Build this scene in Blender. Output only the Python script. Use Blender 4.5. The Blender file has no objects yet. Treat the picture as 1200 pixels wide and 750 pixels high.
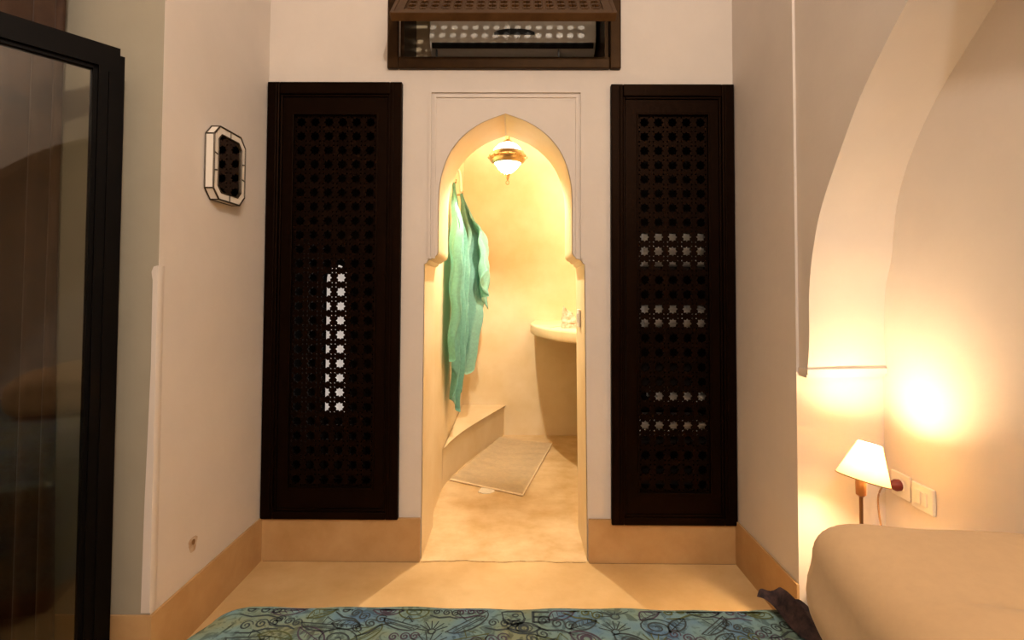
import bpy, bmesh, math, random
from mathutils import Vector, Matrix
from mathutils.geometry import tessellate_polygon
random.seed(7)
PI = math.pi
C = bpy.context.scene.collection

# ------------------------------------------------------------------ camera
F_PX = 620.0
def cam_axes(yaw, pitch, roll):
    fw = Vector((math.sin(yaw)*math.cos(pitch), math.cos(yaw)*math.cos(pitch), math.sin(pitch)))
    rt = Vector((math.cos(yaw), -math.sin(yaw), 0.0))
    dn = fw.cross(rt)
    return rt*math.cos(roll)+dn*math.sin(roll), dn*math.cos(roll)-rt*math.sin(roll), fw
r_, d_, f_ = cam_axes(math.radians(-0.358), math.radians(1.746), math.radians(-0.2305))
cam = bpy.data.objects.new('camera', bpy.data.cameras.new('camera')); C.objects.link(cam)
m = Matrix((r_, -d_, -f_)).transposed().to_4x4(); m.translation = (0, 0, 1.13); cam.matrix_world = m
cam.data.sensor_width = 36.0; cam.data.lens = F_PX/1200*36.0
cam.data.shift_y = -(375-322.7)/1200; cam.data.clip_start = 0.02
bpy.context.scene.camera = cam

# ------------------------------------------------------------------ world, lights, exposure
w = bpy.data.worlds.new('world'); bpy.context.scene.world = w; w.use_nodes = True
w.node_tree.nodes['Background'].inputs[0].default_value = (0.55, 0.6, 0.7, 1)
w.node_tree.nodes['Background'].inputs[1].default_value = 0.05
vs = bpy.context.scene.view_settings
vs.view_transform = 'Standard'; vs.look = 'None'; vs.exposure = 1.2; vs.gamma = 1.0; vs.use_curve_mapping = False
def lamp(name, loc, power, col, radius=0.02, kind='POINT'):
    l = bpy.data.lights.new(name, kind); l.energy = power; l.color = col
    l.shadow_soft_size = radius
    o = bpy.data.objects.new(name, l); C.objects.link(o); o.location = loc
    return o
CEIL_LAMP = (0.45, -0.70, 2.72)
lamp('ceiling_lamp_light', CEIL_LAMP, 114, (1.0, 0.855, 0.72), 0.035)
LANTERN = (-0.045, 2.92, 1.872)
lamp('lantern_light', (LANTERN[0], LANTERN[1], LANTERN[2]+0.012), 78, (1.0, 0.85, 0.63), 0.012)
SCONCE = (0.86, 3.72, 2.02)
lamp('sconce_light', SCONCE, 24, (1.0, 0.85, 0.63), 0.04)
LAMP_TOP = (1.036, 1.57, 0.658)
lamp('bedside_lamp_light', LAMP_TOP, 8.5, (1.0, 0.71, 0.41), 0.022)

# ------------------------------------------------------------------ materials
def lin(c):
    return tuple(((x/255)/12.92 if x/255 <= 0.04045 else ((x/255+0.055)/1.055)**2.4) for x in c)
MATS = {}
def mat(name, col, rough=0.6, var=0.0, scale=6.0, col2=None, bump=0.0, bscale=40.0, metal=0.0, spec=0.5, emit=None, estr=0.0, sheen=0.0, coat=0.0):
    m = bpy.data.materials.new(name); m.use_nodes = True
    nt = m.node_tree; b = nt.nodes['Principled BSDF']
    b.inputs['Roughness'].default_value = rough; b.inputs['Metallic'].default_value = metal
    b.inputs['Specular IOR Level'].default_value = spec
    b.inputs['Coat Weight'].default_value = coat
    b.inputs['Base Color'].default_value = (*col, 1)
    if sheen: b.inputs['Sheen Weight'].default_value = sheen
    if emit: b.inputs['Emission Color'].default_value = (*emit, 1); b.inputs['Emission Strength'].default_value = estr
    tc = nt.nodes.new('ShaderNodeTexCoord')
    if var or col2:
        n = nt.nodes.new('ShaderNodeTexNoise'); n.inputs['Scale'].default_value = scale; n.inputs['Detail'].default_value = 6
        n.inputs['Roughness'].default_value = 0.62
        nt.links.new(tc.outputs['Object'], n.inputs['Vector'])
        r = nt.nodes.new('ShaderNodeValToRGB'); r.color_ramp.elements[0].position = 0.33; r.color_ramp.elements[1].position = 0.68
        c2 = col2 or tuple(x*(1-var) for x in col)
        r.color_ramp.elements[0].color = (*c2, 1); r.color_ramp.elements[1].color = (*col, 1)
        nt.links.new(n.outputs['Fac'], r.inputs['Fac']); nt.links.new(r.outputs['Color'], b.inputs['Base Color'])
    if bump:
        n2 = nt.nodes.new('ShaderNodeTexNoise'); n2.inputs['Scale'].default_value = bscale; n2.inputs['Detail'].default_value = 5
        nt.links.new(tc.outputs['Object'], n2.inputs['Vector'])
        bp = nt.nodes.new('ShaderNodeBump'); bp.inputs['Strength'].default_value = bump; bp.inputs['Distance'].default_value = 0.01
        nt.links.new(n2.outputs['Fac'], bp.inputs['Height']); nt.links.new(bp.outputs['Normal'], b.inputs['Normal'])
    MATS[name] = m
    return m
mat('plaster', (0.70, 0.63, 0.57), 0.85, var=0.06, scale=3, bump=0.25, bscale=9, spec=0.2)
mat('plaster_return_shade', (0.37, 0.335, 0.26), 0.85, var=0.08, scale=3, bump=0.25, bscale=9, spec=0.2)  # darker grey-green plaster: the return wall's shade is mixed into its colour
mat('ceiling_paint', (0.70, 0.66, 0.60), 0.9)
mat('tadelakt', (0.78, 0.64, 0.44), 0.45, col2=(0.70, 0.54, 0.31), scale=3.2, bump=0.12, bscale=5, spec=0.4)
mat('tadelakt_floor', (0.71, 0.50, 0.25), 0.5, col2=(0.58, 0.37, 0.16), scale=3.5, bump=0.12, bscale=8, spec=0.35)
mat('bath_floor', (0.78, 0.60, 0.37), 0.6, col2=(0.58, 0.38, 0.17), scale=4.5, bump=0.12, bscale=8, spec=0.35)
mat('baseboard', (0.54, 0.34, 0.16), 0.55, col2=(0.43, 0.25, 0.10), scale=5, bump=0.15, bscale=10, spec=0.3)
mat('dark_wood', (0.004, 0.0015, 0.0006), 0.45, col2=(0.002, 0.0007, 0.0003), scale=14, bump=0.1, bscale=60, spec=0.08)
mat('shutter_wood', (0.075, 0.036, 0.013), 0.45, col2=(0.045, 0.02, 0.007), scale=18, bump=0.05, bscale=60, spec=0.2)
mat('window_wood', (0.026, 0.012, 0.004), 0.4, col2=(0.012, 0.005, 0.002), scale=18, bump=0.05, bscale=60, spec=0.22)
for q_ in ('shutter_wood', 'window_wood'): MATS[q_].node_tree.nodes['Principled BSDF'].inputs['Specular Tint'].default_value = (1.0, 0.62, 0.35, 1)
MATS['dark_wood'].node_tree.nodes['Principled BSDF'].inputs['Specular Tint'].default_value = (1.0, 0.55, 0.35, 1)
mat('lattice_wood', (0.004, 0.0015, 0.0006), 0.45, col2=(0.002, 0.0007, 0.0003), scale=14, spec=0.08)
MATS['lattice_wood'].node_tree.nodes['Principled BSDF'].inputs['Coat Roughness'].default_value = 0.32
MATS['lattice_wood'].node_tree.nodes['Principled BSDF'].inputs['Specular Tint'].default_value = (1.0, 0.55, 0.35, 1)
mat('closet', (0.008, 0.005, 0.003), 0.8, spec=0.1)
mat('black_frame', (0.003, 0.002, 0.0015), 0.5, var=0.3, scale=10, spec=0.07)
mat('towel', (0.40, 0.76, 0.64), 0.95, var=0.18, scale=60, bump=0.06, bscale=170, sheen=0.3)
mat('towel_dark', (0.30, 0.66, 0.53), 0.95, var=0.2, scale=60, bump=0.06, bscale=170, sheen=0.3)
mat('linen', (0.80, 0.76, 0.70), 0.9, var=0.1, scale=20, bump=0.03, bscale=80)
mat('pillow', (0.56, 0.36, 0.185), 0.95, var=0.05, scale=60, bump=0.012, bscale=300, sheen=0.1)
mat('mattress', (0.7, 0.68, 0.62), 0.9)
mat('bath_mat', (0.93, 0.76, 0.52), 0.95, var=0.12, scale=45, bump=0.02, bscale=120)
mat('white_plastic', (0.78, 0.74, 0.66), 0.35)
mat('ac_white', (0.72, 0.68, 0.60), 0.35)
mat('black_plastic', (0.008, 0.007, 0.006), 0.4)
mat('red_plastic', (0.16, 0.02, 0.012), 0.45)
mat('cord', (0.22, 0.11, 0.04), 0.5)
mat('brass', (0.55, 0.38, 0.18), 0.28, metal=1.0, var=0.3, scale=40)
mat('bronze', (0.32, 0.15, 0.06), 0.35, metal=0.9)
mat('lead', (0.05, 0.035, 0.02), 0.4, metal=0.6)
mat('milk_glass', (0.80, 0.74, 0.66), 0.15)
mat('mirror', (0.75, 0.75, 0.75), 0.03, metal=1.0)
mat('purple_cloth', (0.12, 0.06, 0.055), 0.95, col2=(0.03, 0.02, 0.025), scale=60, bump=0.1, bscale=120)
mat('curtain', (0.13, 0.062, 0.028), 0.75, col2=(0.07, 0.03, 0.014), scale=12, sheen=0.2)
mat('paper', (0.85, 0.80, 0.70), 0.8)
mat('pouch', (0.42, 0.27, 0.16), 0.6, col2=(0.62, 0.52, 0.42), scale=30)
mat('crack', (0.20, 0.11, 0.04), 0.9)
mat('table_wood', (0.22, 0.11, 0.05), 0.5, var=0.3, scale=15)
mat('added_pane_glow', (0.8, 0.8, 0.8), 0.5, emit=(1.0, 0.86, 0.76), estr=0.19)  # added glow for the made-up arched pane in the left cupboard
mat('added_tube_glow', (0.8, 0.8, 0.8), 0.5, emit=(1.0, 0.80, 0.64), estr=1.2)  # added glow that brightens the linen in the right cupboard
def shade_mat():
    m = bpy.data.materials.new('lamp_shade'); m.use_nodes = True; nt = m.node_tree; nt.nodes.clear()
    o = nt.nodes.new('ShaderNodeOutputMaterial'); ad = nt.nodes.new('ShaderNodeAddShader')
    t = nt.nodes.new('ShaderNodeBsdfTranslucent'); t.inputs[0].default_value = (0.27, 0.235, 0.165, 1)
    d = nt.nodes.new('ShaderNodeBsdfDiffuse'); d.inputs[0].default_value = (0.75, 0.66, 0.48, 1)
    nt.links.new(t.outputs[0], ad.inputs[0]); nt.links.new(d.outputs[0], ad.inputs[1]); nt.links.new(ad.outputs[0], o.inputs[0])
    MATS['lamp_shade'] = m
shade_mat()
def glow_glass(name, col, strength, fac):
    m = bpy.data.materials.new(name); m.use_nodes = True; nt = m.node_tree; nt.nodes.clear()
    o = nt.nodes.new('ShaderNodeOutputMaterial'); mx = nt.nodes.new('ShaderNodeMixShader')
    t = nt.nodes.new('ShaderNodeBsdfTransparent'); e = nt.nodes.new('ShaderNodeEmission')
    e.inputs[0].default_value = (*col, 1); e.inputs[1].default_value = strength; mx.inputs[0].default_value = fac
    nt.links.new(t.outputs[0], mx.inputs[1]); nt.links.new(e.outputs[0], mx.inputs[2]); nt.links.new(mx.outputs[0], o.inputs[0])
    MATS[name] = m
glow_glass('lantern_glass', (1.0, 0.93, 0.78), 4.0, 0.5)
def clear_glass():
    m = bpy.data.materials.new('clear_glass'); m.use_nodes = True; nt = m.node_tree; nt.nodes.clear()
    o = nt.nodes.new('ShaderNodeOutputMaterial'); mx = nt.nodes.new('ShaderNodeMixShader')
    t = nt.nodes.new('ShaderNodeBsdfTransparent'); t.inputs[0].default_value = (0.86, 0.84, 0.78, 1)
    g = nt.nodes.new('ShaderNodeBsdfGlossy'); g.inputs['Roughness'].default_value = 0.02
    fr = nt.nodes.new('ShaderNodeFresnel'); fr.inputs[0].default_value = 1.6
    nt.links.new(fr.outputs[0], mx.inputs[0])
    nt.links.new(t.outputs[0], mx.inputs[1]); nt.links.new(g.outputs[0], mx.inputs[2]); nt.links.new(mx.outputs[0], o.inputs[0])
    MATS['clear_glass'] = m
clear_glass()
def cloth_print():
    # teal printed cotton: colour fields of blue, green and grey with darker blotches
    m = bpy.data.materials.new('bedspread'); m.use_nodes = True; nt = m.node_tree; b = nt.nodes['Principled BSDF']
    b.inputs['Roughness'].default_value = 0.95; b.inputs['Specular IOR Level'].default_value = 0.1
    tc = nt.nodes.new('ShaderNodeTexCoord')
    n = nt.nodes.new('ShaderNodeTexNoise'); n.inputs['Scale'].default_value = 9; n.inputs['Detail'].default_value = 3
    nt.links.new(tc.outputs['Object'], n.inputs['Vector'])
    r = nt.nodes.new('ShaderNodeValToRGB'); e = r.color_ramp.elements
    e[0].position = 0.34; e[0].color = (0.075, 0.14, 0.23, 1); e[1].position = 0.66; e[1].color = (0.17, 0.19, 0.12, 1)
    k = e.new(0.45); k.color = (0.125, 0.205, 0.225, 1); k = e.new(0.56); k.color = (0.14, 0.205, 0.175, 1)
    nt.links.new(n.outputs['Fac'], r.inputs['Fac'])
    n2 = nt.nodes.new('ShaderNodeTexNoise'); n2.inputs['Scale'].default_value = 38; n2.inputs['Detail'].default_value = 4; n2.inputs['Distortion'].default_value = 1.6
    nt.links.new(tc.outputs['Object'], n2.inputs['Vector'])
    r2 = nt.nodes.new('ShaderNodeValToRGB'); r2.color_ramp.elements[0].position = 0.40; r2.color_ramp.elements[0].color = (0.45, 0.45, 0.45, 1)
    r2.color_ramp.elements[1].position = 0.50; r2.color_ramp.elements[1].color = (1, 1, 1, 1)
    nt.links.new(n2.outputs['Fac'], r2.inputs['Fac'])
    mx = nt.nodes.new('ShaderNodeMix'); mx.data_type = 'RGBA'; mx.blend_type = 'MULTIPLY'; mx.inputs[0].default_value = 0.8
    nt.links.new(r.outputs['Color'], mx.inputs[6]); nt.links.new(r2.outputs['Color'], mx.inputs[7])
    nt.links.new(mx.outputs[2], b.inputs['Base Color'])
    MATS['bedspread'] = m
cloth_print()
mat('print_ink', (0.04, 0.052, 0.055), 0.95, spec=0.1)
mat('print_olive', (0.075, 0.09, 0.04), 0.95, spec=0.1)
mat('print_plum', (0.06, 0.05, 0.07), 0.95, spec=0.1)

# ------------------------------------------------------------------ helpers
def obj(name, bm, material, parent=None, smooth=False, loc=None):
    if isinstance(bm, bpy.types.Mesh): me = bm
    else:
        bmesh.ops.recalc_face_normals(bm, faces=bm.faces[:])
        me = bpy.data.meshes.new(name); bm.to_mesh(me); bm.free()
    if not me.materials: me.materials.append(MATS[material])
    if smooth:
        me.polygons.foreach_set('use_smooth', [True]*len(me.polygons))
        if smooth != 'all': me.set_sharp_from_angle(angle=math.radians(40))
    o = bpy.data.objects.new(name, me); C.objects.link(o)
    if parent is not None: o.parent = parent
    if loc is not None: o.location = loc
    return o
def thing(name, label, cat, loc=(0, 0, 0), rotz=0.0, group=None):
    o = bpy.data.objects.new(name, None); C.objects.link(o); o.empty_display_size = 0.1
    o.location = loc; o.rotation_euler = (0, 0, rotz)
    return tag(o, label, cat, group)
def tag(o, label, cat, group=None):
    o['label'] = label; o['category'] = cat
    if group: o['group'] = group
    return o
def struct(o, label=None):
    o['kind'] = 'structure'
    if label: o['label'] = label
    return o
def B(): return bmesh.new()
def box(bm, x0, x1, y0, y1, z0, z1, bev=0.0, M=None):
    r = bmesh.ops.create_cube(bm, size=1.0)
    vs_ = r['verts']
    bmesh.ops.scale(bm, vec=(abs(x1-x0), abs(y1-y0), abs(z1-z0)), verts=vs_)
    bmesh.ops.translate(bm, vec=((x0+x1)/2, (y0+y1)/2, (z0+z1)/2), verts=vs_)
    if bev:
        es = list({e for v in vs_ for e in v.link_edges})
        q = bmesh.ops.bevel(bm, geom=es, offset=bev, segments=2, profile=0.5, affect='EDGES')
        vs_ = list({v for f in q['faces'] for v in f.verts} | {v for v in vs_ if v.is_valid})
    if M is not None: bmesh.ops.transform(bm, matrix=M, verts=[v for v in vs_ if v.is_valid])
    return bm
def boxm(*a, **k): return box(B(), *a, **k)
def lathe(bm, prof, n=24, M=None):
    rings = []
    for r, z in prof:
        if r < 1e-6: rings.append([bm.verts.new((0, 0, z))])
        else: rings.append([bm.verts.new((r*math.cos(2*PI*i/n), r*math.sin(2*PI*i/n), z)) for i in range(n)])
    for a, b in zip(rings, rings[1:]):
        for i in range(n):
            j = (i+1) % n
            if len(a) == 1 and len(b) == 1: continue
            if len(a) == 1: bm.faces.new((a[0], b[i], b[j]))
            elif len(b) == 1: bm.faces.new((a[i], a[j], b[0]))
            else: bm.faces.new((a[i], a[j], b[j], b[i]))
    if M is not None: bmesh.ops.transform(bm, matrix=M, verts=[v for r in rings for v in r])
    return bm
def tube(bm, pts, rad, n=8, cap=True):
    pts = [Vector(p) for p in pts]; rings = []; up = Vector((0.13, 0.21, 0.97))
    for i, p in enumerate(pts):
        t = (pts[min(i+1, len(pts)-1)]-pts[max(i-1, 0)]).normalized()
        if abs(t.dot(up)) > 0.97: up = Vector((1, 0, 0))
        a = t.cross(up).normalized(); b = t.cross(a).normalized()
        rr = rad[i] if isinstance(rad, (list, tuple)) else rad
        rings.append([bm.verts.new(p+rr*(a*math.cos(2*PI*k/n)+b*math.sin(2*PI*k/n))) for k in range(n)])
    for r1, r2 in zip(rings, rings[1:]):
        for k in range(n):
            bm.faces.new((r1[k], r1[(k+1) % n], r2[(k+1) % n], r2[k]))
    if cap: bm.faces.new(rings[0]); bm.faces.new(rings[-1])
    return bm
def spline(pts, n=6):
    P = [Vector(p) for p in pts]; P = [P[0]*2-P[1]]+P+[P[-1]*2-P[-2]]; out = []
    for i in range(1, len(P)-2):
        for k in range(n):
            t = k/n; a, b, c, d = P[i-1], P[i], P[i+1], P[i+2]
            out.append(0.5*((2*b)+(c-a)*t+(2*a-5*b+4*c-d)*t*t+(3*b-a-3*c+d)*t**3))
    out.append(P[-2]); return out
def slab(bm, outer, holes, f, t0, t1):
    """outline with holes in 2-D, f(u, v, t) -> 3-D, between depths t0 and t1"""
    loops = [outer]+holes
    tris = tessellate_polygon([[Vector((u, v, 0)) for u, v in l] for l in loops])
    flat = [p for l in loops for p in l]
    A = [bm.verts.new(f(u, v, t0)) for u, v in flat]; Bv = [bm.verts.new(f(u, v, t1)) for u, v in flat]
    for a, b, c in tris:
        try: bm.faces.new((A[a], A[b], A[c])); bm.faces.new((Bv[c], Bv[b], Bv[a]))
        except ValueError: pass
    k = 0
    for l in loops:
        n = len(l)
        for i in range(n):
            j = (i+1) % n
            bm.faces.new((A[k+i], A[k+j], Bv[k+j], Bv[k+i]))
        k += n
    return bm
def rect(a, b, c, d): return [(a, c), (b, c), (b, d), (a, d)]
def gridmesh(bm, fn, nu, nv, M=None):
    V = [[bm.verts.new(fn(i/nu, j/nv)) for i in range(nu+1)] for j in range(nv+1)]
    for j in range(nv):
        for i in range(nu):
            bm.faces.new((V[j][i], V[j][i+1], V[j+1][i+1], V[j+1][i]))
    if M is not None: bmesh.ops.transform(bm, matrix=M, verts=[v for r in V for v in r])
    return V
def smoothstep(a, b, x):
    t = max(0.0, min(1.0, (x-a)/(b-a))); return t*t*(3-2*t)

# ------------------------------------------------------------------ room dimensions (metres)
YB = 2.2545      # bedroom face of the wall with the arch
YBB = 2.565      # bathroom face of that wall
XL, YL = -1.067, 1.575      # left wall face, and where it turns away
XR, YR = 0.931, 1.765       # right wall face, and where the bed niche starts
XN = 1.217                  # back of the bed niche
HC = 3.35                   # ceiling
YBATH = 4.2

# floors
def floor_patch(x0, x1, y0, y1, n, amp):
    bm = B()
    gridmesh(bm, lambda u, v: (x0+(x1-x0)*u, y0+(y1-y0)*v, amp*(math.sin(7*u+3*v)+math.sin(11*v-5*u))), n, n)
    return bm
fl = struct(obj('floor', boxm(-2.6, 1.6, -2.3, YB, -0.12, 0.0), 'tadelakt_floor'))
struct(obj('floor_bathroom', boxm(-1.2, 1.4, YB, YBATH+0.2, -0.12, 0.0), 'bath_floor'))
bm = B(); pts = []
for i in range(61):
    x = -0.39+0.69*i/60
    pts.append((x, YB-0.006+0.005*math.sin(x*21)+0.003*math.sin(x*57+1)+random.uniform(-.0015, .0015), 0.0008))
for a, b in zip(pts, pts[1:]):
    h = 0.0012+0.0016*random.random()
    bm.faces.new([bm.verts.new(q) for q in ((a[0], a[1]-h, a[2]), (b[0], b[1]-h, b[2]), (b[0], b[1]+h, b[2]), (a[0], a[1]+h, a[2]))])
for x0, x1 in ((-1.05, -0.395), (0.315, 0.92)):
    n = 40
    for i in range(n):
        x = x0+(x1-x0)*i/n; h = 0.001+0.001*random.random(); yy = YB-0.0165
        bm.faces.new([bm.verts.new(q) for q in ((x, yy-h, .0008), (x+(x1-x0)/n, yy-h, .0008), (x+(x1-x0)/n, yy+.002, .0008), (x, yy+.002, .0008))])
obj('crack', bm, 'crack', fl)

# wall with the arch, the two cupboards and the high window
AC = -0.044
def arch_pts():
    L = spline([(0.288, 1.31, 0), (0.288, 1.42, 0), (0.287, 1.53, 0), (0.281, 1.60, 0), (0.262, 1.675, 0), (0.234, 1.735, 0), (0.196, 1.785, 0), (0.150, 1.826, 0), (0.100, 1.857, 0), (0.05, 1.878, 0), (0.0, 1.896, 0)], 3)
    right = [(AC+p.x, p.y) for p in L]; left = [(AC-p.x, p.y) for p in L[::-1]][1:]
    return right+left          # right springing, apex, left springing
imp_r = [(0.309, 0.0), (0.297, 1.245), (0.288, 1.252), (0.284, 1.262), (0.272, 1.266), (0.266, 1.274), (0.252, 1.280), (0.244, 1.294)]
imp_l = [(-0.332, 1.294), (-0.340, 1.280), (-0.355, 1.274), (-0.361, 1.266), (-0.374, 1.262), (-0.378, 1.252), (-0.390, 1.245), (-0.394, 0.0)]
outer = [(-1.25, 0.0)]+[q for q in reversed(imp_l)]+[q for q in reversed(arch_pts())]+[q for q in reversed(imp_r)]+[(1.15, 0.0), (1.15, HC), (-1.25, HC)]
CL = (-1.02, -0.53, 0.22, 1.98); CR = (0.45, 0.885, 0.205, 1.97); WI = (-0.505, 0.402, 2.13, 2.47)
bm = slab(B(), outer, [rect(*CL), rect(*CR), rect(*WI)], lambda u, v, t: (u, t, v), YB, YBB)
struct(obj('wall_back', bm, 'plaster'))

# stepped plaster mouldings round the arch
for k, (o_, pr) in enumerate(((0.0, 0.010), (0.020, 0.006))):
    bm = B(); a, b, t = -0.374+o_, 0.288-o_, 1.995-o_; wd = 0.011
    z0 = 1.27
    slab(bm, [(a, z0), (a, t), (b, t), (b, z0), (b-wd, z0), (b-wd, t-wd), (a+wd, t-wd), (a+wd, z0)], [], lambda u, v, q: (u, q, v), YB-pr, YB+0.003)
    struct(obj('trim_%d' % (k+1), bm, 'plaster'))

# left wall block with the return wall, right pier, arch wall, niche back
struct(obj('wall_left', boxm(-1.30, XL, YL+0.001, 2.30, 0, HC), 'plaster'))
struct(obj('wall_return', boxm(-2.60, XL-0.001, YL, YL+0.10, 0, HC), 'plaster_return_shade'))
# thick plaster corner below shoulder height
bm = B(); prof = [(0.026, 0.185), (0.022, 0.5), (0.016, 0.9), (0.014, 1.16), (0.016, 1.17), (0.018, 1.185), (0.012, 1.20), (0.002, 1.203)]
V = []
for d, z in prof:
    d2 = d + (0.003*math.sin(z*19) if z < 1.1 else 0)
    V.append([bm.verts.new(q) for q in ((XL-d2, YL+0.004, z), (XL-d2, YL-0.005, z), (XL+0.001, YL-0.005, z), (XL+0.003, YL+0.0, z), (XL+0.003, YL+0.02, z), (XL-0.002, YL+0.03, z))])
for a, b in zip(V, V[1:]):
    for i in range(6): bm.faces.new((a[i], a[(i+1) % 6], b[(i+1) % 6], b[i]))
bm.faces.new(V[0]); bm.faces.new(V[-1])
struct(obj('trim_3', bm, 'plaster', smooth=True))
struct(obj('wall_right', boxm(XR, 1.45, YR, 2.30, 0, HC), 'plaster'))
struct(obj('wall_niche', boxm(XN, 1.45, -2.3, YR+0.05, 0, HC), 'plaster'))
fr = spline([(1.714, .880, 0), (1.702, .975, 0), (1.698, 1.138, 0), (1.671, 1.273, 0), (1.621, 1.4, 0), (1.51, 1.566, 0), (1.414, 1.689, 0), (1.254, 1.833, 0), (1.09, 1.945, 0), (.91, 2.03, 0), (.72, 2.08, 0)], 5)
bk = spline([(1.750, .880, 0), (1.757, 1.027, 0), (1.745, 1.15, 0), (1.716, 1.25, 0), (1.692, 1.4, 0), (1.640, 1.53, 0), (1.547, 1.665, 0), (1.425, 1.787, 0), (1.25, 1.93, 0), (1.0, 2.07, 0), (.72, 2.15, 0)], 5)
front = [(p.x, p.y) for p in fr]; back = [(p.x, p.y) for p in bk]
front += [(1.44-y, z) for y, z in front[::-1]][1:]; back += [(1.44-y, z) for y, z in back[::-1]][1:]
XA = XR+0.009
bm = B()
out2 = [(YR+0.02, .880)]+front+[(-1.9, .88), (-1.9, HC), (YR+0.02, HC)]
tr = tessellate_polygon([[Vector((u, v, 0)) for u, v in out2]])
A = [bm.verts.new((XA, u, v)) for u, v in out2]
for t in tr: bm.faces.new([A[i] for i in t])
Bk = [bm.verts.new((XN+0.002, u, v)) for u, v in back]
fv = A[1:1+len(front)]
for i in range(len(front)-1): bm.faces.new((fv[i], fv[i+1], Bk[i+1], Bk[i]))
c0 = bm.verts.new((XN+0.002, YR+0.02, .88)); bm.faces.new((A[0], fv[0], Bk[0], c0))
c1 = bm.verts.new((XN+0.002, -1.9, .88)); bm.faces.new((fv[-1], A[1+len(front)], c1, Bk[-1]))
struct(obj('wall_arch', bm, 'plaster', smooth=True))
# impost ledge under the arch
bm = slab(B(), [(XA-0.003, 1.708), (XN-0.001, 1.744), (XN-0.001, YR-0.0005), (XA-0.003, YR-0.0005)], [], lambda u, v, t: (u, v, t), 0.866, 0.884)
slab(bm, [(XA-0.001, 1.718), (XN-0.001, 1.752), (XN-0.001, YR-0.0005), (XA-0.001, YR-0.0005)], [], lambda u, v, t: (u, v, t), 0.856, 0.867)
struct(obj('trim_4', bm, 'plaster'))
# the low wall below the arch on the near side of the bed, rest of the room behind the camera
struct(obj('wall_pier', boxm(XA, XN, -1.9, -0.26, 0, .88), 'plaster'))
struct(obj('wall_front', boxm(-2.6, 1.45, -2.3, -2.2, 0, HC), 'plaster'))
struct(obj('wall_side', boxm(-2.7, -2.6, -2.3, YL+0.1, 0, HC), 'plaster'))
struct(obj('ceiling', boxm(-2.7, 1.6, -2.3, YB+0.02, HC, HC+0.1), 'ceiling_paint'))

# baseboards
def bb(name, outline):
    bm = B(); slab(bm, outline, [], lambda u, v, t: (u, v, t), 0.0, 0.178)
    return struct(obj(name, bm, 'baseboard'))
bb('baseboard_back', rect(XL, -0.395, YB-0.012, YB-0.0005))
bb('baseboard_door', rect(0.3105, XR, YB-0.012, YB-0.0005))
bb('baseboard_left', [(XL+0.0005, YL-0.008), (XL+0.009, YL-0.008), (XL+0.009, YB-0.013), (XL+0.0005, YB-0.013)])
bb('baseboard_return', rect(-2.59, XL, YL-0.008, YL-0.0005))
bb('baseboard_right', [(XR-0.009, YR-0.004), (XR-0.0005, YR-0.004), (XR-0.0005, YB-0.013), (XR-0.009, YB-0.013)])

def rounded_slab(front, tail, z0, z1, r, under=True):
    """plan outline whose front edge is rolled over with radius r; tail closes it along the walls"""
    P = [Vector((p[0], p[1])) for p in front]; N = []
    for k in range(len(P)):
        t = P[min(k+1, len(P)-1)]-P[max(k-1, 0)]; t.normalize(); N.append(Vector((t.y, -t.x)))
    tl = [Vector(t) for t in tail]; cen = sum(P+tl, Vector((0, 0)))/(len(P)+len(tl))
    if N[len(P)//2].dot(cen-P[len(P)//2]) < 0: N = [-n for n in N]
    lv = [(r*(1-math.cos(a)), z0+r*(1-math.sin(a))) for a in [0, PI/6, PI/3, PI/2]] if under else [(0.0, z0)]
    lv = sorted(lv, key=lambda q: q[1]) if not under else [(r*(1-math.sin(a)), z0+r*(1-math.cos(a))) for a in [0, PI/6, PI/3, PI/2]]
    lv += [(r*(1-math.cos(a)), z1-r+r*math.sin(a)) for a in [0, PI/6, PI/3, PI/2]]
    bm = B(); rows = []
    for ins, z in lv:
        row = [p+n*ins for p, n in zip(P, N)]
        row[0] = Vector((P[0].x, row[0].y)) if abs(N[0].y) > 0.7 else Vector((row[0].x, P[0].y))
        row[-1] = Vector((P[-1].x, row[-1].y)) if abs(N[-1].y) > 0.7 else Vector((row[-1].x, P[-1].y))
        rows.append([bm.verts.new((q.x, q.y, z)) for q in row]+[bm.verts.new((q.x, q.y, z)) for q in tl])
    n = len(rows[0])
    for a, b in zip(rows, rows[1:]):
        for i in range(n): bm.faces.new((a[i], a[(i+1) % n], b[(i+1) % n], b[i]))
    for row in (rows[0], rows[-1]):
        for t in tessellate_polygon([[Vector((v.co.x, v.co.y, 0)) for v in row]]): bm.faces.new([row[i] for i in t])
    return bm
# ------------------------------------------------------------------ bathroom shell
XBL = -0.415
struct(obj('wall_bathroom_left', boxm(-0.60, XBL, YBB-0.01, YBATH+0.1, 0, 2.75), 'tadelakt'))
struct(obj('wall_bathroom_back', boxm(-0.60, 1.3, YBATH, YBATH+0.12, 0, 2.75), 'tadelakt'))
struct(obj('wall_bathroom_right', boxm(1.1, 1.3, YBB, YBATH+0.1, 0, 2.75), 'tadelakt'))
struct(obj('wall_bathroom_front', slab(B(), [(-0.6, 0)]+[q for q in reversed(imp_l)]+[q for q in reversed(arch_pts())]+[q for q in reversed(imp_r)]+[(1.3, 0), (1.3, 2.08), (-0.6, 2.08)], [], lambda u, v, t: (u, t, v), YBB, YBB+0.012), 'tadelakt'))
struct(obj('ceiling_bathroom', boxm(-0.6, 1.3, YBB+0.001, YBATH+0.1, 2.6, 2.7), 'tadelakt'))
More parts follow.
